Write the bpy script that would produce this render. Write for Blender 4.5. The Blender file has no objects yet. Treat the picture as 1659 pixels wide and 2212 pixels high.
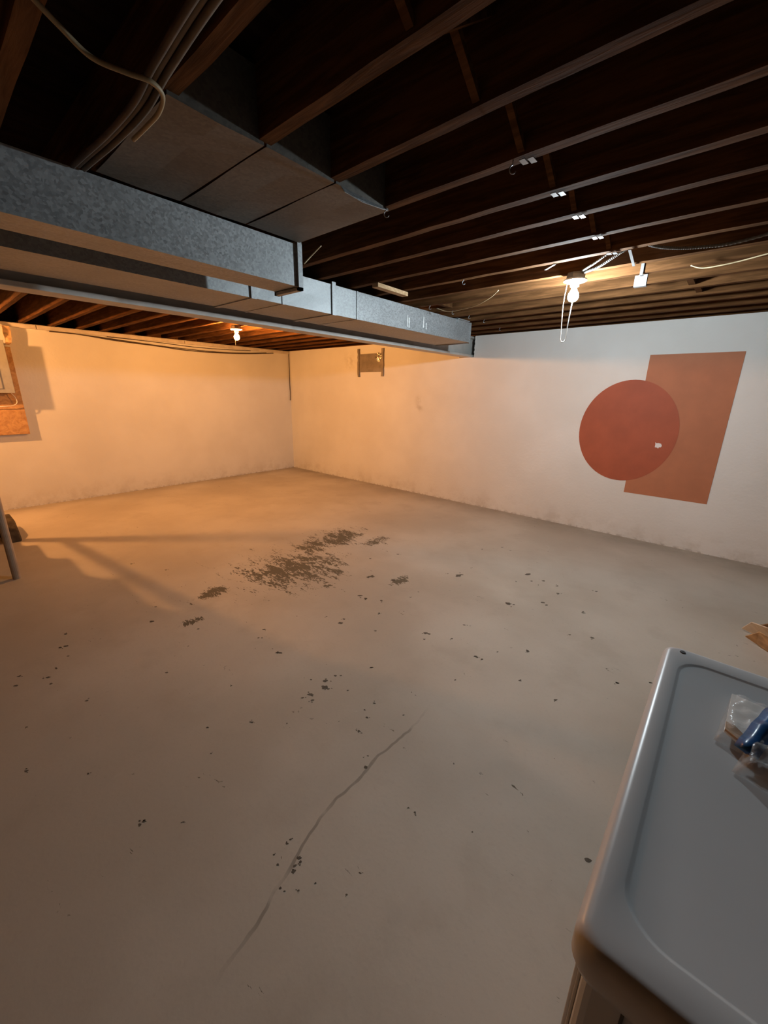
import bpy, bmesh, math, random
from mathutils import Vector, Matrix
random.seed(7)
S = bpy.context.scene
C = S.collection

# ------------------------------------------------------------------ camera
YAW, PIT, ROL = -0.70977, -0.29086, 0.01861
FPX = 862.5
cam_data = bpy.data.cameras.new('camera')
cam_data.sensor_fit = 'HORIZONTAL'
cam_data.sensor_width = 36.0
cam_data.lens = FPX / 1659.0 * 36.0
cam_data.clip_start = 0.02
cam = bpy.data.objects.new('camera', cam_data)
C.objects.link(cam)
fw = Vector((math.sin(YAW)*math.cos(PIT), math.cos(YAW)*math.cos(PIT), math.sin(PIT)))
rt = Vector((math.cos(YAW), -math.sin(YAW), 0))
up = rt.cross(fw)
r2 = rt*math.cos(ROL) + up*math.sin(ROL)
u2 = -rt*math.sin(ROL) + up*math.cos(ROL)
M = Matrix((r2, u2, -fw)).transposed().to_4x4()
M.translation = Vector((6.5091, -4.7994, 1.4568))
cam.matrix_world = M
S.camera = cam

# ------------------------------------------------------------------ world, exposure
w = bpy.data.worlds.new('world')
S.world = w
w.use_nodes = True
w.node_tree.nodes['Background'].inputs[0].default_value = (0.5, 0.42, 0.35, 1)
w.node_tree.nodes['Background'].inputs[1].default_value = 0.0
S.view_settings.view_transform = 'Standard'
S.view_settings.look = 'None'
S.view_settings.gamma = 1.0
S.view_settings.use_curve_mapping = False
S.view_settings.exposure = 0.0

# bulb emission: (colour, watts); each bulb is the light source of its lamp
WHITE_BULB = ((0.80, 0.93, 1.0), 77.0)
WARM_BULB = ((1.0, 0.41, 0.10), 108.0)
STAIR_BULB = ((1.0, 0.42, 0.12), 165.0)
REAR_BULB = ((1.0, 0.45, 0.15), 3.0)

H = 2.15            # underside of the joists / top of the walls
X1, Y1 = 9.0, -7.4  # far extents of the basement (behind / right of the camera)

# ------------------------------------------------------------------ helpers
def newbm(): return bmesh.new()
def box(bm, x0, x1, y0, y1, z0, z1):
    v = [bm.verts.new(p) for p in ((x0,y0,z0),(x1,y0,z0),(x1,y1,z0),(x0,y1,z0),(x0,y0,z1),(x1,y0,z1),(x1,y1,z1),(x0,y1,z1))]
    for f in ((3,2,1,0),(4,5,6,7),(0,1,5,4),(1,2,6,5),(2,3,7,6),(3,0,4,7)):
        bm.faces.new([v[i] for i in f])
    return v
def tube(bm, pts, r, n=8, cap=True):
    pts = [Vector(p) for p in pts]
    rings = []
    nrm = None
    for i, p in enumerate(pts):
        t = (pts[min(i+1, len(pts)-1)] - pts[max(i-1, 0)]).normalized()
        if nrm is None:
            a = Vector((0,0,1)) if abs(t.z) < .9 else Vector((1,0,0))
            nrm = t.cross(a).normalized()
        nrm = (nrm - t*nrm.dot(t)).normalized()
        b = t.cross(nrm)
        rr = r[i] if isinstance(r, (list, tuple)) else r
        rings.append([bm.verts.new(p + nrm*rr*math.cos(2*math.pi*k/n) + b*rr*math.sin(2*math.pi*k/n)) for k in range(n)])
    for a, b in zip(rings, rings[1:]):
        for k in range(n):
            bm.faces.new((a[k], a[(k+1)%n], b[(k+1)%n], b[k]))
    if cap:
        bm.faces.new(rings[0][::-1]); bm.faces.new(rings[-1])
def lathe(bm, prof, cx, cy, n=24):
    rings = []
    for r, z in prof:
        rings.append([bm.verts.new((cx + r*math.cos(2*math.pi*k/n), cy + r*math.sin(2*math.pi*k/n), z)) for k in range(n)])
    for a, b in zip(rings, rings[1:]):
        for k in range(n):
            bm.faces.new((a[k], a[(k+1)%n], b[(k+1)%n], b[k]))
    bm.faces.new(rings[0][::-1]); bm.faces.new(rings[-1])
def prism(bm, poly, axis, a0, a1):
    """poly: 2-D points in the plane of the two other axes, extruded along axis from a0 to a1"""
    def mk(p, a):
        if axis == 0: return (a, p[0], p[1])
        if axis == 1: return (p[0], a, p[1])
        return (p[0], p[1], a)
    A = [bm.verts.new(mk(p, a0)) for p in poly]
    B = [bm.verts.new(mk(p, a1)) for p in poly]
    n = len(poly)
    bm.faces.new(A); bm.faces.new(B[::-1])
    for i in range(n):
        bm.faces.new((A[i], B[i], B[(i+1)%n], A[(i+1)%n]))
def obj(name, bm, mat, parent=None, smooth=False, bevel=0.0, seg=2):
    bmesh.ops.recalc_face_normals(bm, faces=bm.faces)
    if bevel:
        bmesh.ops.bevel(bm, geom=[e for e in bm.edges if e.calc_face_angle(0) > 0.5], offset=bevel, segments=seg, affect='EDGES', profile=0.5)
    me = bpy.data.meshes.new(name)
    bm.to_mesh(me); bm.free()
    if smooth:
        for p in me.polygons: p.use_smooth = True
    me.materials.append(mat)
    o = bpy.data.objects.new(name, me)
    C.objects.link(o)
    if parent: o.parent = parent
    return o
def tag(o, label, cat, group=None):
    o['label'] = label; o['category'] = cat
    if group: o['group'] = group
    return o
def thing(name, label, cat, loc, group=None):
    o = bpy.data.objects.new(name, None)
    o.empty_display_size = 0.05
    C.objects.link(o); o.location = loc
    tag(o, label, cat, group)
    return o
def part(name, bm, mat, parent, **k):
    """mesh coordinates are world; keep them so under a moved parent"""
    o = obj(name, bm, mat, None, **k)
    o.parent = parent
    o.matrix_parent_inverse = Matrix.Translation(-Vector(parent.location)) if parent.parent is None else Matrix.Identity(4)
    return o
def struct(name, bm, mat, **k):
    o = obj(name, bm, mat, **k); o['kind'] = 'structure'; return o
def spline(pts, n=8):
    """Catmull-Rom through pts"""
    P = [Vector(p) for p in pts]; P = [2*P[0]-P[1]] + P + [2*P[-1]-P[-2]]
    out = []
    for i in range(1, len(P)-2):
        for k in range(n):
            t = k/n
            a, b, c, d = P[i-1], P[i], P[i+1], P[i+2]
            out.append(0.5*((2*b) + (c-a)*t + (2*a-5*b+4*c-d)*t*t + (3*b-a-3*c+d)*t**3))
    out.append(P[-2]); return out

# ------------------------------------------------------------------ materials
class NT:
    def __init__(s, name):
        s.m = bpy.data.materials.new(name); s.m.use_nodes = True
        s.t = s.m.node_tree; s.b = s.t.nodes['Principled BSDF']
        s.co = s.n('ShaderNodeTexCoord').outputs['Object']
    def n(s, typ, **k):
        nd = s.t.nodes.new(typ)
        for a, v in k.items(): setattr(nd, a, v)
        return nd
    def put(s, sock, v):
        if hasattr(v, 'is_output'): s.t.links.new(v, sock)
        elif isinstance(v, (tuple, list)) and len(v) == 3 and sock.type == 'RGBA': sock.default_value = (*v, 1)
        else: sock.default_value = v
    def math(s, op, a, b=0.0, c=0.0, clamp=False):
        nd = s.n('ShaderNodeMath', operation=op, use_clamp=clamp)
        s.put(nd.inputs[0], a); s.put(nd.inputs[1], b); s.put(nd.inputs[2], c)
        return nd.outputs[0]
    def noise(s, scale, detail=4, rough=.55, dist=0.0, vec=None, stretch=None):
        v = vec or s.co
        if stretch:
            mp = s.n('ShaderNodeMapping'); s.put(mp.inputs[0], v); mp.inputs[3].default_value = stretch; v = mp.outputs[0]
        nd = s.n('ShaderNodeTexNoise'); s.put(nd.inputs['Vector'], v)
        nd.inputs['Scale'].default_value = scale; nd.inputs['Detail'].default_value = detail
        nd.inputs['Roughness'].default_value = rough; nd.inputs['Distortion'].default_value = dist
        return nd.outputs[0]
    def voro(s, scale, feat='F1', out='Color'):
        nd = s.n('ShaderNodeTexVoronoi', feature=feat); s.put(nd.inputs['Vector'], s.co); nd.inputs['Scale'].default_value = scale
        return nd.outputs[out]
    def ramp(s, f, lo, hi, a=0.0, b=1.0):
        nd = s.n('ShaderNodeMapRange', interpolation_type='SMOOTHSTEP'); s.put(nd.inputs[0], f)
        nd.inputs[1].default_value = lo; nd.inputs[2].default_value = hi; nd.inputs[3].default_value = a; nd.inputs[4].default_value = b
        return nd.outputs[0]
    def mix(s, f, a, b, blend='MIX'):
        nd = s.n('ShaderNodeMix', data_type='RGBA', blend_type=blend)
        s.put(nd.inputs[0], f); s.put(nd.inputs[6], a); s.put(nd.inputs[7], b)
        return nd.outputs[2]
    def bump(s, h, strength=.3, dist=.01):
        nd = s.n('ShaderNodeBump'); nd.inputs['Strength'].default_value = strength; nd.inputs['Distance'].default_value = dist
        s.put(nd.inputs['Height'], h); s.t.links.new(nd.outputs[0], s.b.inputs['Normal'])
    def xyz(s):
        nd = s.n('ShaderNodeSeparateXYZ'); s.put(nd.inputs[0], s.co); return nd.outputs
    def blob(s, c, r):
        nd = s.n('ShaderNodeVectorMath', operation='SUBTRACT'); s.put(nd.inputs[0], s.co); nd.inputs[1].default_value = c
        n2 = s.n('ShaderNodeVectorMath', operation='DIVIDE'); s.put(n2.inputs[0], nd.outputs[0]); n2.inputs[1].default_value = r
        n3 = s.n('ShaderNodeVectorMath', operation='DOT_PRODUCT'); s.put(n3.inputs[0], n2.outputs[0]); s.put(n3.inputs[1], n2.outputs[0])
        return s.math('EXPONENT', s.math('MULTIPLY', n3.outputs['Value'], -1.0))
    def done(s, col, rough=.6, metal=0.0, spec=.5):
        s.put(s.b.inputs['Base Color'], col); s.put(s.b.inputs['Roughness'], rough); s.put(s.b.inputs['Metallic'], metal)
        s.b.inputs['Specular IOR Level'].default_value = spec
        return s.m

def plain(name, col, rough=.6, metal=0.0, var=.12, scale=18, spec=.5, bump=0.0):
    t = NT(name); n = t.noise(scale, 4)
    c = t.mix(t.ramp(n, .3, .7), tuple(x*(1-var) for x in col), tuple(min(1, x*(1+var)) for x in col))
    if bump: t.bump(n, bump, .005)
    return t.done(c, rough, metal, spec)

def emit(name, col, watts, area):
    m = bpy.data.materials.new(name); m.use_nodes = True
    t = m.node_tree; t.nodes.remove(t.nodes['Principled BSDF'])
    e = t.nodes.new('ShaderNodeEmission'); e.inputs[0].default_value = (*col, 1); e.inputs[1].default_value = watts/(math.pi*area)
    t.links.new(e.outputs[0], t.nodes['Material Output'].inputs[0])
    return m

def mat_wall():
    t = NT('white_wall_paint')
    x, y, z = t.xyz()
    big = t.noise(1.3, 3); fine = t.noise(38, 5, .6)
    c = t.mix(t.ramp(big, .35, .7), (.74, .725, .69), (.80, .79, .76))
    # grime splashed along the foot of the wall
    g = t.math('MULTIPLY', t.ramp(z, .30, .0), t.ramp(t.noise(4.5, 6, .7), .42, .68))
    c = t.mix(t.math('MULTIPLY', g, .34), c, (.42, .36, .29))
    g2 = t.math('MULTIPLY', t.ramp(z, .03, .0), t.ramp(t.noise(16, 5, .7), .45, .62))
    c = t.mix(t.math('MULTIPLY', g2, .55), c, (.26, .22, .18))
    # a few smudges of their own
    sm = t.math('ADD', t.blob((1.62, 0, 1.93), (.13, .3, .10)), t.math('ADD', t.blob((3.0, 0, 1.36), (.05, .3, .05)), t.blob((3.02, 0, 1.27), (.06, .3, .06))))
    sm = t.math('MULTIPLY', sm, t.ramp(t.noise(9, 4), .38, .65), clamp=True)
    c = t.mix(t.math('MULTIPLY', sm, .45), c, (.36, .31, .25))
    t.bump(t.math('ADD', t.math('MULTIPLY', t.noise(5, 3), 1.2), t.math('MULTIPLY', fine, .5)), .35, .012)
    return t.done(c, .75, 0, .25)

def mat_floor():
    t = NT('painted_concrete')
    big = t.noise(.9, 4); mid = t.noise(3.2, 5, .6); fine = t.noise(60, 4)
    c = t.mix(t.ramp(big, .35, .68), (.48, .425, .35), (.58, .525, .445))
    c = t.mix(t.math('MULTIPLY', t.ramp(mid, .5, .72), .30), c, (.40, .345, .275))
    c = t.mix(t.math('MULTIPLY', t.ramp(fine, .5, .8), .12), c, (.30, .27, .24))
    # darker, browner tone towards the foot of the far walls, broken by noise
    x, y, z = t.xyz()
    dw = t.math('MAXIMUM', t.ramp(y, -.55, -.02), t.ramp(x, .35, .0))
    c = t.mix(t.math('MULTIPLY', dw, t.ramp(t.noise(2.6, 5, .65), .25, .7, .25, .75)), c, (.30, .255, .205))
    # pale rubbed spots
    c = t.mix(t.math('MULTIPLY', t.ramp(t.noise(5.5, 4, .6, .6), .66, .78), .35), c, (.63, .59, .52))
    # flaked paint: dark bare concrete in streaks inside a few worn places
    m = t.blob((3.88, -2.93, 0), (.50, .50, 1))
    for ctr, r in (((3.62, -2.12, 0), (.30, .33, 1)), ((3.62, -2.5, 0), (.24, .24, 1)), ((3.80, -3.62, 0), (.10, .20, 1)), ((4.08, -3.86, 0), (.05, .09, 1)), ((4.70, -2.50, 0), (.06, .12, 1)), ((3.95, -1.95, 0), (.12, .2, 1))):
        m = t.math('MAXIMUM', m, t.blob(ctr, r))
    mp = t.n('ShaderNodeMapping'); t.put(mp.inputs[0], t.co); mp.inputs[2].default_value = (0, 0, math.radians(-62)); mp.inputs[3].default_value = (.55, 1.6, 1)
    f1 = t.noise(7.0, 5, .6, .8, vec=mp.outputs[0]); f2 = t.noise(26, 5, .65, 1.6, vec=mp.outputs[0])
    v = t.math('ADD', t.math('ADD', t.math('MULTIPLY', t.math('SUBTRACT', f1, .5), .95), t.math('MULTIPLY', t.math('SUBTRACT', f2, .5), 1.15)), t.math('MULTIPLY', m, .45))
    bare = t.ramp(v, .315, .345)
    # scattered specks
    sp = t.math('ADD', t.noise(26, 3, .5, .4), t.math('MULTIPLY', t.ramp(t.noise(1.7, 2), .45, .7), .07))
    speck = t.ramp(sp, .775, .79)
    c = t.mix(t.math('MULTIPLY', speck, .55), c, (.21, .185, .15))
    c = t.mix(bare, c, (.15, .128, .092))
    # long hairline crack with dirt in it
    x, y, z = t.xyz()
    wob = t.math('MULTIPLY', t.math('SUBTRACT', t.noise(3.5, 3), .5), .10)
    cx = t.math('ADD', t.math('ADD', 5.655, t.math('MULTIPLY', t.math('MINIMUM', t.math('ADD', y, 4.05), 0.0), -.24)), wob)
    d = t.math('ABSOLUTE', t.math('SUBTRACT', x, cx))
    along = t.math('MULTIPLY', t.ramp(y, -3.42, -3.66), t.ramp(y, -4.62, -4.4))
    ck = t.math('MULTIPLY', t.ramp(d, .0075, .004), t.math('MULTIPLY', along, t.ramp(t.noise(6, 3), .30, .5)))
    c = t.mix(t.math('MULTIPLY', ck, .62), c, (.20, .17, .135))
    h = t.math('SUBTRACT', t.math('ADD', t.math('MULTIPLY', mid, .5), t.math('MULTIPLY', fine, .15)), t.math('MULTIPLY', bare, .35))
    t.bump(h, .22, .012)
    return t.done(c, t.mix(bare, (.62,)*3, (.8,)*3), 0, .3)

def mat_wood(name, a, b, stretch=(1.2, 14, 14), rough=.9):
    t = NT(name)
    n = t.noise(3.0, 6, .6, .5, stretch=stretch)
    c = t.mix(t.ramp(n, .3, .72), a, b)
    c = t.mix(t.math('MULTIPLY', t.ramp(t.noise(2.2, 3), .55, .75), .5), c, tuple(v*.6 for v in a))
    t.bump(n, .35, .004)
    return t.done(c, rough, 0, .06)

def mat_zinc(name, col=(.345, .362, .37), rough=.46):
    t = NT(name)
    sp = t.n('ShaderNodeTexVoronoi'); t.put(sp.inputs['Vector'], t.co); sp.inputs['Scale'].default_value = 115
    bw = t.n('ShaderNodeRGBToBW'); t.put(bw.inputs[0], sp.outputs['Color'])
    n = t.noise(3, 4)
    c = t.mix(bw.outputs[0], tuple(v*.72 for v in col), tuple(min(1, v*1.25) for v in col))
    c = t.mix(t.math('MULTIPLY', t.ramp(n, .45, .75), .35), c, tuple(v*.62 for v in col))
    r = t.math('ADD', rough, t.math('MULTIPLY', bw.outputs[0], .18))
    t.bump(t.math('ADD', t.math('MULTIPLY', bw.outputs[0], .15), n), .12, .01)
    return t.done(c, r, .5, .5)

def mat_osb():
    t = NT('oriented_strand_board')
    n = t.noise(13, 5, .7, 1.6); v = t.voro(24)
    bw = t.n('ShaderNodeRGBToBW'); t.put(bw.inputs[0], v)
    c = t.mix(t.ramp(n, .3, .7), (.36, .17, .06), (.62, .36, .15))
    c = t.mix(t.math('MULTIPLY', bw.outputs[0], .4), c, (.70, .44, .22))
    t.bump(n, .4, .006)
    return t.done(c, .7)

def mat_bag():
    t = NT('clear_plastic_film')
    n = t.noise(22, 4, .6, 1.0)
    t.bump(n, .8, .01)
    t.b.inputs['Alpha'].default_value = .24
    return t.done((.85, .86, .86), .18, 0, .7)

MW = mat_wall(); MF = mat_floor()
M_JOIST = mat_wood('old_joist_wood', (.060, .0265, .0095), (.135, .061, .0235))
M_BOARD = mat_wood('dark_subfloor_boards', (.016, .009, .006), (.03, .017, .011), (10, 1.2, 10))
M_NEWWOOD = mat_wood('pale_raw_wood', (.33, .21, .11), (.50, .34, .20))
M_STAIR = mat_wood('brown_stair_wood', (.10, .055, .03), (.19, .11, .06), (8, 2, 8))
M_ZINC = mat_zinc('galvanised_sheet')
M_PAN = mat_zinc('dull_return_sheet', (.15, .138, .12), .6)
M_BEAM = plain('white_beam_paint', (.60, .585, .55), .6, var=.10, scale=6)
M_DARKGAP = plain('dark_pocket_shade', (.035, .035, .04), .9)  # near-black back of the beam pocket, the hole's shade put into its colour
M_WHITE = plain('white_porcelain', (.80, .81, .80), .25, var=.04)
M_CORD = plain('white_cord', (.78, .76, .70), .6, var=.05)
M_CABLE = plain('pale_jacketed_cable', (.50, .40, .24), .6, var=.15)
M_OLDCABLE = plain('yellowed_cable', (.26, .195, .105), .6, var=.15)
M_GREYCABLE = plain('dusty_grey_cable', (.085, .063, .043), .7, var=.2)
M_DKCABLE = plain('dark_cable', (.055, .035, .022), .7, var=.2)
M_STEEL = plain('bright_steel', (.24, .24, .24), .45, .6, var=.1)
M_BX = plain('armoured_cable_steel', (.17, .165, .15), .55, .4, var=.2, scale=90)
M_RECT = plain('terracotta_paint', (.47, .175, .085), .7, var=.06, scale=5, bump=.1)
M_DISC = plain('brick_red_paint', (.40, .092, .040), .65, var=.07, scale=5, bump=.1)
M_CHIP = plain('bare_plaster', (.82, .78, .77), .8, var=.05)
M_BARE = plain('bare_concrete_chip', (.115, .098, .075), .85, var=.25, scale=40)
M_DRYER = plain('light_grey_enamel', (.60, .61, .62), .33, var=.03, scale=3)
M_DRYDARK = plain('dark_grey_plastic', (.05, .05, .055), .5)
M_PANELGREY = plain('grey_panel_enamel', (.36, .36, .34), .5, var=.06)
M_FOIL = plain('aluminium_foil_tape', (.25, .215, .18), .5, .35, var=.14, scale=12, bump=.25)
M_FOIL2 = plain('crumpled_foil', (.72, .66, .56), .25, .9, var=.3, scale=30, bump=.9)
M_POST = plain('tan_post_paint', (.38, .30, .225), .6, var=.1)
M_UNSEEN = plain('dark_unseen_concrete', (.10, .09, .08), .85, var=.15, scale=3)  # unseen right and rear walls, colour darkened to cut light bounced onto the floor
M_BLOCK = plain('grimy_dark_wood', (.075, .06, .045), .9, var=.3, scale=14, spec=.1)
M_OSB = mat_osb()
M_BAG = mat_bag()
M_BLUE = plain('blue_film_strip', (.015, .09, .27), .3, var=.25, scale=30)
M_PAPER = plain('white_paper_card', (.85, .83, .79), .75, var=.06, scale=25)
M_TAN = plain('tan_filling', (.50, .32, .19), .7, var=.25, scale=40)
M_CARD = plain('torn_brown_cardboard', (.40, .27, .15), .85, var=.3, scale=16)
M_CARDP = plain('pale_cardboard_facing', (.62, .55, .45), .8, var=.12, scale=20)
M_TRIM = plain('whitewashed_trim', (.62, .56, .48), .75, var=.12, scale=10)
M_STUCCO = plain('raw_softwood_scrap', (.66, .42, .22), .8, var=.3, scale=24, bump=.5)

# ------------------------------------------------------------------ room shell
bm = newbm(); box(bm, -.3, X1+.3, Y1-.3, .3, -.12, 0)
floor = struct('floor', bm, MF)

bm = newbm()
px0, px1, pz = 3.62, 3.838, 1.905       # pocket the beam sits in
box(bm, -.3, px0, 0, .3, 0, H); box(bm, px1, X1+.3, 0, .3, 0, H); box(bm, px0, px1, 0, .3, 0, pz)
wall_back = struct('wall_back', bm, MW)
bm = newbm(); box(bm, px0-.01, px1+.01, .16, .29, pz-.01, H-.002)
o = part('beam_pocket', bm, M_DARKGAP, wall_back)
bm = newbm()
# ragged mortar lip round the beam pocket
for z in [pz + .01*i*2.4 for i in range(10)]:
    d = random.uniform(.004, .016)
    box(bm, px1-d, px1+.01, -.004, .12, z, z+.0245)
part('pocket_edge', bm, MW, wall_back, bevel=.003)
bm = newbm(); box(bm, -.3, 0, Y1-.3, 0, 0, H); wall_left = struct('wall_left', bm, MW)
bm = newbm(); box(bm, X1, X1+.3, Y1-.3, 0, 0, H); struct('wall_right', bm, M_UNSEEN)
bm = newbm(); box(bm, 0, X1, Y1-.3, Y1, 0, H); struct('wall_rear', bm, M_UNSEEN)

bm = newbm(); box(bm, -.3, X1+.3, Y1-.3, .3, H+.20, H+.24)
ceiling = struct('ceiling', bm, M_BOARD)

def joist(x0, x1, yc, th=.040):
    """one floor joist with slightly uneven lower edge"""
    bm = newbm(); n = 40
    r = random.Random(int(yc*1000) + int(x0*10))
    rows = []
    for i in range(n+1):
        x = x0 + (x1-x0)*i/n
        dz = r.uniform(-.0025, .0025) - .004*math.sin(i*.21 + r.random()*.2)
        a = th/2 + r.uniform(-.0018, .0018)
        b = th/2 + r.uniform(-.0018, .0018)
        rows.append([bm.verts.new(p) for p in ((x, yc-a, H+.003+dz*.5), (x, yc+b, H+.003+dz*.5), (x, yc+th/2, H+.20), (x, yc-th/2, H+.20))])
    for a, b in zip(rows, rows[1:]):
        for k in range(4): bm.faces.new((a[k], a[(k+1)%4], b[(k+1)%4], b[k]))
    bm.faces.new(rows[0]); bm.faces.new(rows[-1][::-1])
    return part('joist', bm, M_JOIST, ceiling)
JY = [-.16, -.42, -.72, -.97, -1.24, -1.51, -1.80, -2.045, -2.325, -2.595, -2.88, -3.125, -3.40, -3.68, -3.955, -4.22]
y = -4.49
while y > Y1+.05: JY.append(y); y -= .268
for yy in JY:
    joist(3.66, X1+.2, yy)
    joist(-.2, 3.79, yy - .062)
# headers over the walls that close the bays
bm = newbm(); box(bm, -.28, X1+.2, .03, .07, H, H+.2); part('rim_joist', bm, M_JOIST, ceiling)
bm = newbm(); box(bm, -.26, -.22, Y1, .03, H, H+.2); part('rim_joist', bm, M_JOIST, ceiling)
bm = newbm(); box(bm, X1+.2, X1+.24, Y1-.2, .03, H, H+.2); part('rim_joist', bm, M_JOIST, ceiling)
bm = newbm(); box(bm, -.26, X1+.2, Y1-.24, Y1-.2, H, H+.2); part('rim_joist', bm, M_JOIST, ceiling)

# whitewashed strip along the top of the left wall, in lengths
segs = [(-7.2, -3.62), (-3.615, -1.9), (-1.895, -.02)]
bm = newbm()
for a, b in segs: box(bm, .001, .032, a, b, H-.052, H-.006)
tr = struct('trim_1', bm, M_TRIM, bevel=.006)

# ------------------------------------------------------------------ steel beam
beam = thing('steel_beam', 'white painted steel I beam running below the joists beside the ducts', 'beam', (3.72, -3.6, 1.912))
bm = newbm(); box(bm, 3.711, 3.729, Y1+.02, .15, 1.934, 2.126); part('web', bm, M_BEAM, beam)
bm = newbm(); box(bm, 3.65, 3.79, Y1+.02, .15, 1.907, 1.934); part('bottom_flange', bm, M_BEAM, beam, bevel=.004)
bm = newbm(); box(bm, 3.65, 3.79, Y1+.02, .15, 2.126, 2.147); part('top_flange', bm, M_BEAM, beam, bevel=.003)

# ------------------------------------------------------------------ ducts
def duct(name, label, x0, x1, z0, z1, ys, wide=()):
    """rectangular sheet duct from ys[0] (near) to ys[-1] (far end), one body per section, cleats at the seams"""
    d = thing(name, label, 'duct', ((x0+x1)/2, (ys[0]+ys[-1])/2, z0))
    for i, (a, b) in enumerate(zip(ys, ys[1:])):
        bm = newbm()
        # slight inward dish of the sheet on the faces seen
        n = max(2, int((b-a)/.25)); rings = []
        for k in range(n+1):
            yy = a + .0015 + (b-a-.003)*k/n
            s = .003*math.sin(math.pi*k/n)
            prof = [(x0,z0),(x0+(x1-x0)*.5, z0+s),(x1,z0),(x1-s,(z0+z1)/2),(x1,z1),((x0+x1)/2,z1),(x0,z1),(x0+s,(z0+z1)/2)]
            rings.append([bm.verts.new((p[0], yy, p[1])) for p in prof])
        m = len(rings[0])
        for r0, r1 in zip(rings, rings[1:]):
            for k in range(m): bm.faces.new((r0[k], r0[(k+1)%m], r1[(k+1)%m], r1[k]))
        bm.faces.new(rings[0]); bm.faces.new(rings[-1][::-1])
        part('duct_section', bm, M_ZINC, d)
    for i, yy in enumerate(ys[1:-1]):
        wd = .016 if i in wide else .007
        pr = .010 if i in wide else .005
        bm = newbm()
        for (xa, xb, za, zb) in ((x1, x1+pr, z0-pr*.5, z1+(.015 if i in wide else 0)), (x0-pr, x1, z0-pr*.5, z0), (x0-pr, x0, z0, z1)):
            box(bm, xa, xb, yy-wd, yy+wd, za, zb)
        part('seam_cleat', bm, M_ZINC, d)
    return d
d1 = duct('return_air_duct', 'nearer galvanised metal duct ending just under the joists', 4.53, 4.715, 1.955, 2.138, [Y1+.02, -5.2, -3.40])
bm = newbm()
for (xa, xb, za, zb) in ((4.709, 4.727, 1.938, 2.15), (4.52, 4.727, 1.938, 1.952), (4.518, 4.532, 1.938, 2.14)): box(bm, xa, xb, -3.405, -3.378, za, zb)
box(bm, 4.53, 4.715, -3.386, -3.380, 1.952, 2.138)
part('end_cap', bm, M_ZINC, d1)
d2 = duct('supply_air_duct', 'long galvanised metal duct with raised seams beside the white beam', 3.875, 4.29, 1.957, 2.138, [Y1+.02, -5.6, -3.39, -3.188, -2.781, -2.555, -.93], wide=(1, 3))
bm = newbm()
box(bm, 3.875, 4.292, -.932, -.927, 1.948, 2.14); box(bm, 4.288, 4.294, -.947, -.927, 1.948, 2.14)
part('end_cap', bm, M_ZINC, d2)
bm = newbm()
box(bm, 4.12, 4.298, -1.20, -1.192, 2.11, 2.149); box(bm, 4.14, 4.31, -1.20, -.99, 2.138, 2.146)
part('hanger_tab', bm, M_ZINC, d2)
# white drips on the duct side
for yy, zt, zb in ((-1.965, 2.07, 1.98), (-1.945, 2.05, 1.975), (-1.74, 2.085, 2.0), (-1.70, 2.04, 1.99)):
    bm = newbm(); n = 6; rows = []
    for k in range(n+1):
        z = zt + (zb-zt)*k/n; wd = .0025 + .004*random.random()
        rows.append([bm.verts.new((4.2875, yy-wd, z)), bm.verts.new((4.2922, yy-wd, z)), bm.verts.new((4.2922, yy+wd, z)), bm.verts.new((4.2875, yy+wd, z))])
    for r0, r1 in zip(rows, rows[1:]):
        for k in range(4): bm.faces.new((r0[k], r0[(k+1)%4], r1[(k+1)%4], r1[k]))
    bm.faces.new(rows[0]); bm.faces.new(rows[-1][::-1])
    part('paint_drip', bm, M_WHITE, d2)

# ------------------------------------------------------------------ sheet-metal panning under the joists
pan = thing('joist_panning', 'flat dull sheet metal nailed under the joists beside the duct end', 'metal sheet', (5.0, -3.8, H))
edges = [-3.393, -3.68, -3.955, -4.235]
for i, (b, a) in enumerate(zip(edges, edges[1:])):
    bm = newbm()
    n = 6
    z = H - .007
    rows = []
    for k in range(n+1):
        x = 4.731 + (5.298-4.731)*k/n
        rows.append([bm.verts.new((x, a+.004, z - .002*math.sin(k))), bm.verts.new((x, (a+b)/2, z - .004*math.sin(k*.9+i))), bm.verts.new((x, b-.004, z))])
    for r0, r1 in zip(rows, rows[1:]):
        for k in range(2): bm.faces.new((r0[k], r1[k], r1[k+1], r0[k+1]))
    # end turned up into the bay
    top = [bm.verts.new((5.300, v.co.y + (.014 if j == 0 else -.014 if j == 2 else 0), H+.17)) for j, v in enumerate(rows[-1])]
    for k in range(2): bm.faces.new((rows[-1][k], top[k], top[k+1], rows[-1][k+1]))
    part('metal_panel', bm, M_PAN, pan)
bm = newbm()   # loose bent corner of the sheet
v = [bm.verts.new(p) for p in ((5.299, -3.402, H-.006), (5.299, -3.655, H-.008), (5.318, -3.655, H-.030), (5.312, -3.56, H-.030), (5.303, -3.44, H-.014))]
bm.faces.new(v)
geom = bmesh.ops.extrude_face_region(bm, geom=bm.faces[:])
bmesh.ops.translate(bm, verts=[g for g in geom['geom'] if isinstance(g, bmesh.types.BMVert)], vec=(.0015, 0, .001))
part('bent_flap', bm, M_ZINC, pan)

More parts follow.
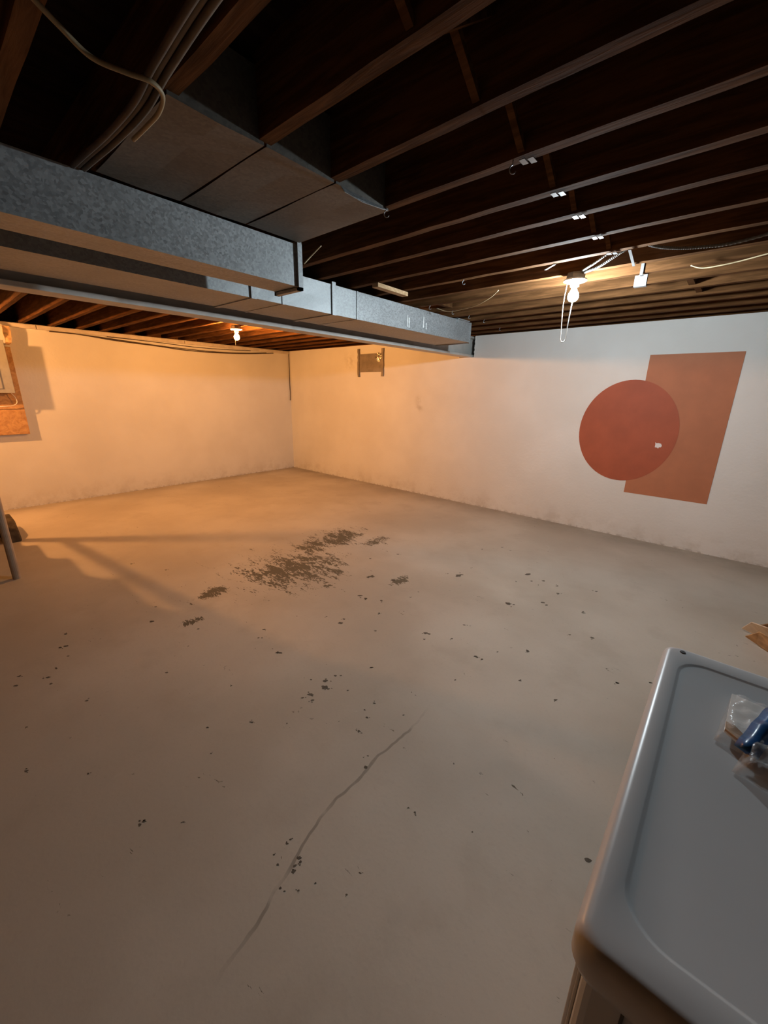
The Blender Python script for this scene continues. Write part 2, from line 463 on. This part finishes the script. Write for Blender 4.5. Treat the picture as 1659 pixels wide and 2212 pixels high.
# ------------------------------------------------------------------ lamps
def bulb_area(): return 4*math.pi*.030**2*1.05
def lamp(name, label, x, y, zt, spec, cord=None, bar=True):
    col, watts = spec
    L = thing(name, label, 'lamp', (x, y, zt))
    bm = newbm(); lathe(bm, [(.050, zt-.002), (.053, zt-.012), (.053, zt-.030), (.050, zt-.034)], x, y, 8)
    part('junction_box', bm, M_STEEL, L)
    bm = newbm(); lathe(bm, [(.056, zt-.032), (.064, zt-.036), (.064, zt-.044), (.050, zt-.050), (.030, zt-.053), (.026, zt-.058), (.0245, zt-.072), (.020, zt-.074)], x, y, 32)
    part('lampholder', bm, M_WHITE, L, smooth=False)
    bm = newbm()
    pr = [(.014, zt-.072), (.0145, zt-.086), (.019, zt-.096), (.027, zt-.108), (.030, zt-.122), (.028, zt-.136), (.020, zt-.148), (.009, zt-.1535)]
    lathe(bm, pr, x, y, 24)
    b = part('bulb', bm, emit(name + '_glow', col, watts, bulb_area()), L, smooth=True)
    if cord:
        bm = newbm(); tube(bm, spline(cord, 6), .0028, 6); part('pull_cord', bm, M_CORD, L, smooth=True)
    return L
lx, ly = 5.612, -2.055
lamp('ceiling_lamp', 'lit white bulb in porcelain holder with long looped pull cord', lx, ly, H+.002, WHITE_BULB,
     [(lx-.038, ly-.02, H-.05), (lx-.042, ly-.03, 1.98), (lx-.034, ly-.03, 1.83), (lx-.030, ly-.03, 1.785), (lx-.018, ly-.026, 1.774), (lx-.004, ly-.022, 1.79), (lx-.002, ly-.018, 1.88), (lx+.004, ly-.012, 2.0)])
lamp('ceiling_lamp', 'lit warm yellow bulb in ceiling holder beyond the white beam', 2.03, -2.2, H+.0, WARM_BULB,
     [(2.05, -2.235, H-.05), (2.052, -2.235, 2.03), (2.05, -2.235, 1.93)])
lamp('ceiling_lamp', 'lit warm bulb above the foot of the stairs', .65, -5.15, H+.0, STAIR_BULB)
lamp('ceiling_lamp', 'lit warm bulb at the rear of the basement behind the dryer', 5.3, -6.9, H+.0, REAR_BULB)

# fixing straps by the white lamp
bm = newbm(); box(bm, -.055, .055, -.006, .006, -.0015, .0015)
o = obj('mounting_strap', bm, M_STEEL); o.location = (5.535, -2.27, H-.0008); o.rotation_euler = (0, 0, -.75)
tag(o, 'short slotted steel strap tilted beside the white lamp', 'metal strap')
bm = newbm(); box(bm, -.06, .06, -.016, .016, -.012, .012)
# wooden batten nailed across two joists near the seamed duct
bm.free()
bm = newbm(); box(bm, -.026, .026, -.165, .165, -.013, .013)
o = obj('wood_batten', bm, M_NEWWOOD, bevel=.002); o.location = (4.515, -2.45, H-.015); o.rotation_euler = (0, 0, .02)
tag(o, 'short pale wooden batten nailed under two joists above the duct', 'wood batten')
# steel bracket, stud strap and metal plate on joists to the right of the lamp
bm = newbm(); prism(bm, [(5.934, -2.335), (5.947, -2.335), (5.912, -2.035), (5.899, -2.035)], 2, H-.006, H-.002)
o = obj('joist_strap', bm, M_STEEL); tag(o, 'narrow bright steel strap across two joists right of the white lamp', 'metal strap')
bm = newbm(); box(bm, 5.898, 5.914, -1.826, -1.8215, H-.004, H+.066); box(bm, 5.898, 5.914, -1.826, -1.79, H-.007, H-.003)
o = obj('joist_strap', bm, M_STEEL); tag(o, 'small steel strap on the joist just behind the brighter strap', 'metal strap')
bm = newbm(); box(bm, 5.815, 5.885, -1.537, -1.532, H-.004, H+.062); box(bm, 5.815, 5.885, -1.537, -1.50, H-.006, H-.002)
o = obj('sheet_plate', bm, M_ZINC); tag(o, 'small galvanised plate wrapped under a joist behind the white lamp', 'metal plate')
# solid blocks between the joists (bridging seen in the lit bays)
for i, (xx, ya, yb) in enumerate(((6.10, -1.49, -1.26), (6.12, -1.22, -.99), (4.42, -1.78, -1.53))):
    bm = newbm(); box(bm, xx-.018, xx+.018, ya, yb, H+.02, H+.19); part('blocking', bm, M_JOIST, ceiling)

# wooden cross bridging between joists with steel clips bent under the joists
js = [yy for yy in JY if -4.3 < yy < -2.2]
for a, b in zip(js, js[1:]):     # b is nearer the camera
    for k, (s_, e_) in enumerate(((a, b), (b, a))):
        bm = newbm()
        dx = .012 if k else -.012
        sg = 1 if e_ > s_ else -1
        y0_, y1_ = s_ + sg*.023, e_ - sg*.023
        prism(bm, [(y0_, H+.012), (y1_, H+.165), (y1_, H+.185), (y0_, H+.032)], 0, 5.86+dx-.010, 5.86+dx+.010)
        part('bridging_strut', bm, M_JOIST, ceiling)
for yy in js:
    if yy < -3.5: continue
    for dx in (-.012, .012):
        bm = newbm(); box(bm, 5.86+dx-.009, 5.86+dx+.009, yy-.012+dx*.3, yy+.022+dx*.3, H-.004, H-.0015)
        part('bridging_clip', bm, M_STEEL, ceiling)

# cup hooks
def hook(x, y, zt, label, a=0.0, s=1.0):
    s *= .78
    bm = newbm()
    pts = [(0,0,.012)] + [(0,0,-.012)] + [(-.011*math.sin(t)*1, 0, -.012 - .022 + .022*math.cos(t)) for t in []]
    arc = [(0, 0, .010), (0, 0, -.010)]
    for k in range(0, 10):
        t = math.radians(100 + k*26)
        arc.append((.012*math.cos(t) + .002, 0, -.024 + .014*math.sin(t)))
    ca, sa = math.cos(a), math.sin(a)
    tube(bm, [(p[0]*ca*s, p[0]*sa*s, p[2]*s) for p in arc], .0022*s, 6)
    o = obj('cup_hook', bm, M_STEEL, smooth=True); o.location = (x, y, zt)
    tag(o, label, 'hook', 'cup hooks under the joists')
A = .65
hook(5.82, -3.415, H, 'cup hook beside the near pair of bridging clips', A, 1.1)
hook(5.30, -3.412, H, 'cup hook at the corner of the sheet metal panning', A, 1.1)
hook(5.02, -2.335, H, 'cup hook alone on the joist between the wooden batten and the white lamp', A)
hook(4.40, -1.81, H, 'leftmost cup hook along the top of the seamed duct', A)
hook(4.44, -1.52, H, 'middle cup hook along the top of the seamed duct', A)
hook(4.45, -1.25, H, 'cup hook above the hanger tab of the seamed duct', A)
hook(4.46, -.98, H, 'cup hook just past the end of the seamed duct', A)
hook(4.36, -.43, H, 'cup hook nearest the wall past the beam pocket', A)

# ------------------------------------------------------------------ cables
def cable(name, label, pts, r, mat, n=8, cat='cable', group=None, seg=8):
    bm = newbm(); tube(bm, spline(pts, n), r, seg)
    o = obj(name, bm, mat, smooth=True); tag(o, label, cat, group); return o
def ribbed(name, label, pts, r):
    sp = spline(pts, 22); rr = [r*(1.0 if i % 2 else .80) for i in range(len(sp))]
    bm = newbm(); tube(bm, sp, rr, 8); o = obj(name, bm, M_BX); tag(o, label, 'cable'); return o
ribbed('armoured_cable', 'ribbed metal cable leaving the white lamp box to the right', [(5.66, -2.09, H-.012), (5.76, -2.15, H-.008), (5.86, -2.23, H+.01), (5.93, -2.27, H+.03)], .0075)
ribbed('armoured_cable', 'smooth upper metal cable running from the white lamp to the strap', [(5.655, -2.10, H-.004), (5.75, -2.19, H+.004), (5.85, -2.265, H+.03), (5.925, -2.285, H+.05)], .0065)
ribbed('armoured_cable', 'ribbed metal cable lying along the joist right of the strap', [(5.965, -2.285, H+.045), (6.02, -2.24, H+.02), (6.10, -2.17, H+.012), (6.20, -2.12, H+.01), (6.34, -2.085, H+.014), (6.6, -2.08, H+.05)], .0075)
cable('thin_wire', 'thin pale wire sagging below the joists at right of the lamp', [(6.145, -1.86, H-.004), (6.20, -1.865, H-.026), (6.28, -1.885, H-.030), (6.36, -1.90, H-.026), (6.50, -1.94, H-.016), (6.8, -2.02, H-.006)], .0032, M_CABLE, group='thin wires')
cable('thin_wire', 'thin pale wire dropping from a joist to the seamed duct', [(5.09, -1.99, H-.01), (5.0, -1.93, H-.035), (4.85, -1.85, H-.055), (4.68, -1.765, H-.052), (4.52, -1.72, H-.045), (4.40, -1.71, H-.006)], .0032, M_CABLE, group='thin wires')
cable('thin_wire', 'short wire at the end cap of the nearer duct', [(4.78, -3.30, H-.004), (4.745, -3.335, H-.05), (4.73, -3.37, H-.09)], .003, M_CABLE, group='thin wires')
# bundle along the joist beside the panning, and a loose loop
for k, (dy, dz, mt) in enumerate(((0, 0, M_GREYCABLE), (-.016, .004, M_GREYCABLE), (-.030, -.002, M_DKCABLE))):
    cable('jacketed_cable', ('front', 'middle', 'back')[k] + ' flat cable of the bundle running past the sheet metal panning',
          [(4.722, -4.262+dy, 2.141+dz), (4.86, -4.268+dy, 2.126+dz), (5.05, -4.262+dy, 2.12+dz), (5.25, -4.262+dy, 2.118+dz), (5.42, -4.272+dy, 2.128+dz), (5.75, -4.285+dy, 2.135+dz), (6.4, -4.29+dy, 2.138+dz), (7.4, -4.29+dy, 2.138+dz)], .0075, mt)
cable('jacketed_cable', 'loose pale cable looping down below the joists near the camera',
      [(5.37, -4.50, 2.145), (5.362, -4.455, 2.125), (5.352, -4.405, 2.108), (5.375, -4.35, 2.10), (5.388, -4.305, 2.10), (5.365, -4.272, 2.098), (5.30, -4.256, 2.096), (5.22, -4.253, 2.097), (5.12, -4.252, 2.100)], .0052, M_OLDCABLE)
# cables sagging along the left wall
cable('jacketed_cable', 'lowest dark cable sagging along the top of the left wall', [(.02, -3.5, 2.09), (.022, -3.2, 2.088), (.022, -2.8, 2.055), (.022, -2.3, 2.035), (.022, -1.9, 2.012), (.022, -1.4, 2.015), (.022, -.9, 2.04), (.022, -.35, 2.09)], .006, M_DKCABLE)
cable('jacketed_cable', 'dark cable just above the lowest on the left wall', [(.037, -3.5, 2.092), (.037, -3.1, 2.084), (.037, -2.7, 2.062), (.037, -2.1, 2.034), (.037, -1.4, 2.026), (.037, -.9, 2.05), (.034, -.5, 2.086)], .005, M_DKCABLE)
cable('jacketed_cable', 'thin dark cable swagging behind the warm bulb on left wall', [(.02, -2.9, 2.094), (.022, -2.3, 2.085), (.022, -1.75, 2.068), (.022, -1.25, 2.075), (.022, -.8, 2.094)], .0045, M_DKCABLE)
cable('jacketed_cable', 'dark cable hanging straight down the far wall corner', [(.016, -.016, 2.14), (.02, -.018, 1.9), (.014, -.022, 1.6), (.018, -.02, 1.40), (.016, -.026, 1.28)], .006, M_DKCABLE)

# ------------------------------------------------------------------ things on the walls
mural = thing('wall_mural', 'painted orange rectangle overlapped by a red disc on the white wall', 'mural', (5.95, -.001, .49))
bm = newbm(); box(bm, 5.74, 6.44, -.0025, .001, .49, 1.85); part('painted_rectangle', bm, M_RECT, mural)
bm = newbm(); n = 72
poly = [(5.653 + .447*math.cos(2*math.pi*k/n), 1.115 + .508*math.sin(2*math.pi*k/n)) for k in range(n)]
prism(bm, poly, 1, -.0045, .001)
disc = part('painted_disc', bm, M_DISC, mural)
bm = newbm()
cp = [(-.030,.012),(-.034,.030),(-.022,.022),(-.006,.026),(.016,.020),(.026,.002),(.020,-.014),(.004,-.016),(.0,-.028),(-.010,-.020),(-.030,-.018)]
prism(bm, [(5.962+a, 1.0+b) for a, b in cp], 1, -.0062, -.001)
part('paint_chip', bm, M_CHIP, mural)

vent = thing('taped_vent', 'foil taped metal patch high on the wall left of the beam end', 'vent cover', (2.08, -.01, 1.88))
bm = newbm()
g = [[bm.verts.new((1.835 + .46*i/6, -.012 - .006*random.random(), 1.755 + .265*j/4)) for j in range(5)] for i in range(7)]
for i in range(6):
    for j in range(4): bm.faces.new((g[i][j], g[i+1][j], g[i+1][j+1], g[i][j+1]))
ext = bmesh.ops.extrude_face_region(bm, geom=bm.faces[:])
for vv in [q for q in ext['geom'] if isinstance(q, bmesh.types.BMVert)]: vv.co.y = -.001
part('metal_patch', bm, M_FOIL, vent)
for xa, xb, z0, z1 in ((1.795, 1.835, 1.685, 2.10), (2.295, 2.335, 1.69, 2.085)):
    bm = newbm()
    n = 10; rows = []
    for k in range(n+1):
        z = z0 + (z1-z0)*k/n; j = random.uniform(-.004, .004)
        rows.append([bm.verts.new((xa+j, -.020+random.uniform(-.003,.002), z)), bm.verts.new((xb+j, -.020+random.uniform(-.003,.002), z)), bm.verts.new((xb+j, -.001, z)), bm.verts.new((xa+j, -.001, z))])
    for r0, r1 in zip(rows, rows[1:]):
        for k in range(4): bm.faces.new((r0[k], r0[(k+1)%4], r1[(k+1)%4], r1[k]))
    bm.faces.new(rows[0]); bm.faces.new(rows[-1][::-1])
    part('tape_strip', bm, M_FOIL, vent)
bm = newbm()
bmesh.ops.create_icosphere(bm, subdivisions=3, radius=1)
for v in bm.verts:
    k = 1 + .28*math.sin(v.co.x*9 + v.co.z*7) * math.cos(v.co.y*8 + v.co.x*5)
    v.co = Vector((2.235 + v.co.x*.055*k, -.020 + v.co.y*.014*k, 1.965 + v.co.z*.055*k))
part('crumpled_foil', bm, M_FOIL2, vent)

# electrical panel on its board, left wall
pb = thing('panel_board', 'strand board backing fixed to the left wall below the grey panel', 'backboard', (.03, -4.3, .9))
bm = newbm(); box(bm, .002, .05, -4.75, -3.897, .90, 1.88); part('board', bm, M_OSB, pb, bevel=.002)
bm = newbm()
prism(bm, [(-3.925, 2.10), (-3.868, 2.10), (-3.862, 2.05), (-3.868, 1.99), (-3.878, 1.925), (-3.90, 1.90), (-3.93, 1.905), (-3.922, 1.96), (-3.932, 2.02)], 0, .034, .07)
part('wood_scrap', bm, M_STUCCO, pb)
ep = thing('electrical_panel', 'grey metal electrical panel on the strand board', 'electrical panel', (.1, -4.2, 1.38))
bm = newbm(); box(bm, .051, .138, -4.52, -3.965, 1.38, 1.93); part('cabinet', bm, M_PANELGREY, ep, bevel=.004)
bm = newbm(); box(bm, .1385, .152, -4.53, -3.958, 1.372, 1.938); part('cover', bm, M_PANELGREY, ep, bevel=.004)
bm = newbm(); box(bm, .1525, .160, -4.44, -4.055, 1.42, 1.88); dr = part('door', bm, M_PANELGREY, ep, bevel=.003)
cable('thin_wire', 'white wire looping out below the grey electrical panel', [(.09, -3.99, 1.376), (.10, -3.965, 1.33), (.09, -3.955, 1.27), (.08, -3.99, 1.235), (.075, -4.06, 1.225), (.07, -4.15, 1.22)], .004, M_CORD, group='thin wires')
cable('conduit_bend', 'loop of dark cable rising from the electrical panel to the joists', [(.10, -4.08, 1.932), (.12, -4.04, 2.0), (.12, -4.03, 2.06), (.10, -4.06, 2.13), (.09, -4.12, 2.148)], .014, M_DKCABLE)

# ------------------------------------------------------------------ stairs at the left edge
st = thing('basement_stairs', 'brown wooden basement stairs at the far left edge of the room', 'stairs', (1.33, -4.8, 0))
RUN, RISE, SX = .262, .167, .58
SY0, SY1 = -5.10+.0, -4.552
SY0 = -5.46
NS = 11
for k in range(1, NS+1):
    bm = newbm(); box(bm, SX+(k-1)*RUN-.02, SX+k*RUN+.01, SY0, SY1, RISE*k-.034, RISE*k); part('tread', bm, M_STAIR, st, bevel=.003)
    bm = newbm(); box(bm, SX+(k-1)*RUN, SX+(k-1)*RUN+.018, SY0+.02, SY1-.012, RISE*(k-1)+.001, RISE*k-.035); part('riser', bm, M_STAIR, st)
for yy in (SY0+.005, SY1-.045):
    bm = newbm()
    poly = [(SX+.022, .001), (SX+.42, .001), (SX+NS*RUN, RISE*NS-.30), (SX+NS*RUN, RISE*NS-.036)]
    for k in range(NS, 0, -1):
        poly += [(SX+(k-1)*RUN+.020, RISE*k-.036)]
        if k > 1: poly += [(SX+(k-1)*RUN+.020, RISE*(k-1)-.036)]
    prism(bm, poly, 1, yy, yy+.036); part('stringer', bm, M_STAIR, st)
bm = newbm(); box(bm, 1.165, 1.215, -4.610, -4.560, RISE*3+.001, 1.66); part('newel_post', bm, M_STAIR, st, bevel=.004)
bm = newbm(); tube(bm, [(1.19, -4.585, 1.60), (1.95, -4.585, 2.08)], .024, 10); part('handrail', bm, M_STAIR, st)
bm = newbm(); tube(bm, [(1.216, -4.585, .985), (1.83, -4.585, 1.14), (2.35, -4.585, 1.28)], .026, 10); part('middle_rail', bm, M_STAIR, st)
bm = newbm(); lathe(bm, [(.026, 0), (.026, H-.002)], 2.46, -4.515, 16)
o = obj('support_post', bm, M_POST, smooth=False); tag(o, 'slim tan round post standing at the far left edge by the stairs', 'post')
# lumpy block at the foot of the post
bm = newbm()
prism(bm, [(.86, .001), (1.46, .001), (1.40, .06), (1.33, .11), (1.24, .165), (1.16, .17), (.95, .172), (.86, .15)], 1, -4.47, -4.335)
o = obj('wood_block', bm, M_BLOCK, bevel=.012); tag(o, 'dark wooden block with a sloping end on the floor behind the slim tan post', 'wood block')

# ------------------------------------------------------------------ dryer (front faces left, side towards the camera)
DX0, DX1, DY0, DY1, DZ = 6.485, 7.17, -4.462, -3.768, .92
dr = thing('clothes_dryer', 'light grey clothes dryer with a plastic bag on its top', 'dryer', ((DX0+DX1)/2, (DY0+DY1)/2, 0))
bm = newbm(); box(bm, DX0+.016, DX1-.01, DY0+.012, DY1-.012, .03, DZ-.045); part('cabinet', bm, M_DRYER, dr, bevel=.012, seg=3)
# top: raised rim, recessed field with rounded corners
def rrect(x0, x1, y0, y1, r, n=7):
    pts = []
    for cx, cy, a0 in ((x1-r, y1-r, 0), (x0+r, y1-r, 90), (x0+r, y0+r, 180), (x1-r, y0+r, 270)):
        for k in range(n+1):
            a = math.radians(a0 + 90*k/n); pts.append((cx + r*math.cos(a), cy + r*math.sin(a)))
    return pts
bm = newbm()
def ring(ins, z, r):
    return [bm.verts.new((p[0], p[1], z)) for p in rrect(DX0+ins, DX1-ins, DY0+ins, DY1-ins, r)]
def ring2(e, z, r):
    return [bm.verts.new((p[0], p[1], z)) for p in rrect(DX0+.031+e, DX1-.14-e, DY0+.045+e, DY1-.05-e, r)]
RG = [ring(.004, DZ-.052, .024), ring(.0, DZ-.040, .026), ring(.0, DZ-.014, .026), ring(.003, DZ-.005, .026), ring(.009, DZ-.0008, .024), ring(.014, DZ, .022),
      ring2(0, DZ, .05), ring2(.002, DZ-.0008, .049), ring2(.005, DZ-.0026, .047), ring2(.007, DZ-.0032, .046)]
for a, b in zip(RG, RG[1:]):
    for k in range(len(a)): bm.faces.new((a[k], a[(k+1)%len(a)], b[(k+1)%len(a)], b[k]))
bm.faces.new(RG[-1]); bm.faces.new(RG[0][::-1])
part('top_panel', bm, M_DRYER, dr, smooth=True)
bm = newbm()
prism(bm, [(DX1-.125, DZ-.001), (DX1-.01, DZ-.001), (DX1-.01, DZ+.17), (DX1-.06, DZ+.17)], 1, DY0+.02, DY1-.02)
con = part('control_console', bm, M_DRYER, dr, bevel=.008)
bm = newbm()
box(bm, DX0+.012, DX0+.0155, DY0+.03, DY1-.03, .10, DZ-.06); part('front_panel', bm, M_DRYER, dr, bevel=.0012)
bm = newbm(); box(bm, DX0+.004, DX0+.0115, DY0+.12, DY1-.12, .28, .74); part('door', bm, M_DRYER, dr, bevel=.003)
bm = newbm(); box(bm, DX0+.055, DX0+.058, DY0+.0095, DY0+.0125, .06, DZ-.06); part('side_seam', bm, M_DRYDARK, dr)
for xx in (DX0+.07, DX1-.07):
    for yy in (DY0+.07, DY1-.07):
        bm = newbm(); lathe(bm, [(.02, 0), (.02, .012), (.012, .016), (.012, .032)], xx, yy, 12); part('foot', bm, M_DRYDARK, dr)
bm = newbm(); lathe(bm, [(.006, DZ-.0005), (.005, DZ+.0015)], 6.519, -3.792, 10)
part('screw_cap', bm, M_DRYDARK, dr)

# clear bag with a card and a blue closure, lying on the dryer
bag = thing('plastic_bag', 'clear plastic bag with blue strip lying on the dryer top', 'bag', (6.64, -4.0, DZ-.0032))
zt = DZ - .0032
bm = newbm()
cardp = [(6.602, -3.906), (6.664, -3.914), (6.655, -3.95), (6.616, -4.044), (6.594, -4.026)]
prism(bm, cardp, 2, zt+.012, zt+.016)
part('paper_card', bm, M_PAPER, bag)
bm = newbm(); prism(bm, [(6.5955, -4.004), (6.606, -4.006), (6.622, -4.026), (6.616, -4.043), (6.5945, -4.026)], 2, zt+.0165, zt+.0195)
part('filling', bm, M_TAN, bag)
def pillow(name, cx, cy, lx_, ly_, hh, ang, mat, wr=.12, seed=1):
    bm = newbm(); n = 18; r = random.Random(seed)
    ca, sa = math.cos(ang), math.sin(ang)
    top = []; bot = []
    for i in range(n+1):
        rt_ = []; rb_ = []
        for j in range(n+1):
            u, v = 2*i/n-1, 2*j/n-1
            prof = (max(0, (1-u**4))*max(0, (1-v**4)))**.5
            z = hh*prof*(1 + wr*math.sin(u*9+v*5+seed) + wr*math.sin(v*13-u*4+seed*2) + r.uniform(-.05, .05))
            x, y_ = u*lx_, v*ly_
            X, Y = cx + x*ca - y_*sa, cy + x*sa + y_*ca
            rt_.append(bm.verts.new((X, Y, zt+.003+z)))
            rb_.append(bm.verts.new((X, Y, zt+.001)) if 0 < i < n and 0 < j < n else rt_[-1])
        top.append(rt_); bot.append(rb_)
    for i in range(n):
        for j in range(n):
            bm.faces.new((top[i][j], top[i+1][j], top[i+1][j+1], top[i][j+1]))
            q = []
            for vv in (bot[i][j], bot[i][j+1], bot[i+1][j+1], bot[i+1][j]):
                if vv not in q: q.append(vv)
            if len(q) >= 3 and bm.faces.get(q) is None:
                try: bm.faces.new(q)
                except ValueError: pass
    return part(name, bm, mat, bag, smooth=True)
pillow('bag_pouch', 6.633, -3.972, .040, .078, .022, -.13, M_BAG, .10, 3)
pillow('bag_pouch', 6.674, -4.015, .045, .098, .026, -.24, M_BAG, .25, 5)
bm = newbm()
n = 12; rows = []
a0, a1 = Vector((6.606, -4.058, 0)), Vector((6.664, -3.868, 0)); pdir = Vector((.95, -.30, 0))*.030
for k in range(n+1):
    q = a0.lerp(a1, k/n); z = zt + .016 + .012*math.sin(math.pi*min(1, (k+1.2)/n)*.9) + .003*math.sin(k*1.9)
    rows.append([bm.verts.new((q.x, q.y, z)), bm.verts.new((q.x+pdir.x*.5, q.y+pdir.y*.5, z+.004)), bm.verts.new((q.x+pdir.x, q.y+pdir.y, z-.001)), bm.verts.new((q.x+pdir.x*.5, q.y+pdir.y*.5, z-.003))])
for r0, r1 in zip(rows, rows[1:]):
    for k in range(4): bm.faces.new((r0[k], r0[(k+1)%4], r1[(k+1)%4], r1[k]))
bm.faces.new(rows[0]); bm.faces.new(rows[-1][::-1])
part('blue_strip', bm, M_BLUE, bag, smooth=True)

# torn cardboard on the floor beyond the dryer
tc = thing('torn_cardboard', 'torn folded cardboard lying on the floor beyond the dryer', 'cardboard', (6.95, -1.75, 0))
def flap(name, pts, th, mat):
    bm = newbm()
    top = [bm.verts.new(p) for p in pts]
    f = bm.faces.new(top)
    e = bmesh.ops.extrude_face_region(bm, geom=[f])
    bmesh.ops.translate(bm, verts=[q for q in e['geom'] if isinstance(q, bmesh.types.BMVert)], vec=(0, 0, -th))
    bmesh.ops.triangulate(bm, faces=bm.faces[:])
    return part(name, bm, mat, tc)
flap('cardboard_flap', [(6.815, -1.63, .025), (6.86, -1.72, .12), (6.98, -1.93, .16), (7.15, -2.15, .12), (7.2, -2.05, .012), (7.0, -1.80, .012), (6.87, -1.66, .012)], .006, M_CARD)
flap('cardboard_flap', [(6.80, -1.50, .015), (6.83, -1.56, .10), (6.90, -1.70, .15), (7.02, -1.88, .17), (7.2, -2.08, .14), (7.15, -1.80, .03), (6.95, -1.58, .012)], .006, M_CARDP)
flap('cardboard_flap', [(6.87, -1.57, .10), (6.93, -1.62, .17), (7.1, -1.78, .20), (7.25, -1.75, .06), (7.0, -1.55, .03)], .006, M_CARD)

# ------------------------------------------------------------------ flaked paint spots on the floor
CHIPS = [(4.638, -2.88, 0.0233), (4.7, -2.883, 0.0158), (4.221, -2.319, 0.0143), (4.339, -2.062, 0.0166), (4.482, -2.583, 0.0354), (4.471, -2.613, 0.016), (4.653, -2.512, 0.0222), (5.003, -2.076, 0.0329), (5.009, -2.04, 0.0199), (5.42, -1.644, 0.0303), (5.495, -1.75, 0.013), (5.565, -1.679, 0.0163), (5.68, -1.695, 0.0143), (5.728, -1.818, 0.0138), (5.939, -1.58, 0.0171), (5.511, -2.23, 0.0259), (5.696, -2.039, 0.0204), (5.726, -2.061, 0.0144), (5.959, -1.992, 0.0181), (5.972, -2.337, 0.0101), (6.088, -2.274, 0.015), (5.836, -2.684, 0.0106), (5.708, -2.816, 0.007), (5.63, -2.942, 0.0091), (5.672, -2.939, 0.009), (5.909, -2.965, 0.0094), (5.437, -2.885, 0.0098), (5.417, -2.696, 0.0117), (5.281, -2.947, 0.0174), (5.305, -2.938, 0.0112), (5.315, -3.005, 0.0097), (5.031, -3.142, 0.0112), (4.801, -3.231, 0.0179), (4.785, -3.181, 0.0104), (5.252, -3.42, 0.0129), (4.923, -2.532, 0.0075), (4.931, -2.641, 0.0087), (4.909, -2.967, 0.0108), (4.864, -1.395, 0.0097), (4.984, -1.21, 0.0119), (5.003, -1.863, 0.0086), (4.916, -2.106, 0.01), (4.804, -2.826, 0.0128), (5.451, -2.68, 0.0052), (5.405, -1.848, 0.0081), (5.563, -1.781, 0.008), (4.676, -3.24, 0.0079), (4.771, -3.681, 0.0112), (5.017, -2.832, 0.0054), (5.147, -3.657, 0.0187), (5.178, -3.694, 0.0199), (5.201, -3.689, 0.0116), (5.165, -3.775, 0.0178), (5.204, -3.791, 0.0127), (5.154, -3.815, 0.0104), (5.156, -3.598, 0.0104), (5.177, -3.576, 0.0052), (5.083, -3.703, 0.0076), (5.283, -3.63, 0.0074), (5.478, -3.693, 0.0083), (5.503, -3.773, 0.0073), (5.492, -3.777, 0.0051), (5.521, -3.773, 0.005), (5.443, -3.604, 0.0079), (5.437, -3.666, 0.007), (5.621, -3.84, 0.0061), (5.65, -3.885, 0.0092), (5.612, -3.857, 0.0034), (4.762, -3.691, 0.0149), (4.779, -3.676, 0.0084), (4.499, -3.609, 0.0133), (4.553, -3.682, 0.0089), (4.569, -3.667, 0.0059), (5.099, -4.069, 0.0066), (5.229, -3.962, 0.0044), (5.196, -3.901, 0.0046), (4.815, -4.007, 0.0066), (5.715, -4.267, 0.0095), (5.728, -4.272, 0.0063), (5.723, -4.291, 0.0077), (5.733, -4.303, 0.0087), (5.65, -4.267, 0.0054), (5.648, -4.252, 0.0055), (5.646, -4.316, 0.0042), (5.68, -4.324, 0.0052), (5.739, -4.356, 0.0049), (5.755, -4.353, 0.0044), (5.785, -4.324, 0.0044), (5.809, -4.277, 0.005), (5.881, -3.9, 0.0042), (5.909, -3.898, 0.0059), (5.908, -3.63, 0.004), (6.098, -3.819, 0.0034), (5.251, -3.42, 0.0098), (5.629, -2.945, 0.0076), (5.673, -2.939, 0.0075), (5.65, -3.192, 0.0069), (4.709, -3.688, 0.0047), (5.397, -3.797, 0.003), (5.595, -3.567, 0.0061), (5.892, -4.166, 0.0041), (5.902, -4.234, 0.0039), (3.8, -4.484, 0.0146), (3.794, -4.508, 0.0121), (3.65, -4.452, 0.0127), (3.92, -4.499, 0.007), (4.0, -4.567, 0.0112), (4.057, -4.611, 0.013), (4.125, -4.613, 0.0096), (4.015, -4.733, 0.0126), (3.936, -4.71, 0.0108), (4.664, -4.789, 0.0115), (5.217, -4.556, 0.0096), (5.219, -4.57, 0.0073), (5.321, -4.466, 0.0052), (4.397, -4.525, 0.0091), (3.886, -4.049, 0.0163), (4.469, -4.187, 0.0101), (4.985, -4.214, 0.0085), (5.107, -4.065, 0.0077), (5.126, -4.269, 0.0044), (4.857, -4.633, 0.0074), (4.19, -3.885, 0.0093), (3.708, -3.957, 0.0101), (2.802, -3.817, 0.016), (3.141, -3.664, 0.0122), (6.302, -2.631, 0.0125), (6.435, -2.509, 0.01), (5.842, -2.692, 0.0111), (5.642, -2.943, 0.0108), (6.427, -3.643, 0.0122), (6.099, -2.98, 0.0117)]
bm = newbm()
rnd = random.Random(3)
for (x, y, r) in CHIPS:
    k = rnd.choice((1, 2, 2, 3))
    for q in range(k):
        rr = r*(1 if q == 0 else rnd.uniform(.25, .55))
        ox, oy = (0, 0) if q == 0 else (rnd.uniform(-1.5, 1.5)*r, rnd.uniform(-1.5, 1.5)*r)
        n = 11; an = rnd.uniform(.4, 1.1); asp = rnd.uniform(.45, .85)
        ps = []
        for i in range(n):
            a = 2*math.pi*i/n; d = rr*rnd.uniform(.5, 1.05)
            u, v = d*math.cos(a), d*asp*math.sin(a)
            ps.append((x+ox + u*math.cos(an) - v*math.sin(an), y+oy + u*math.sin(an) + v*math.cos(an)))
        prism(bm, ps, 2, .0002, .0008)
o = part('paint_flakes', bm, M_BARE, floor); o['kind'] = 'stuff'
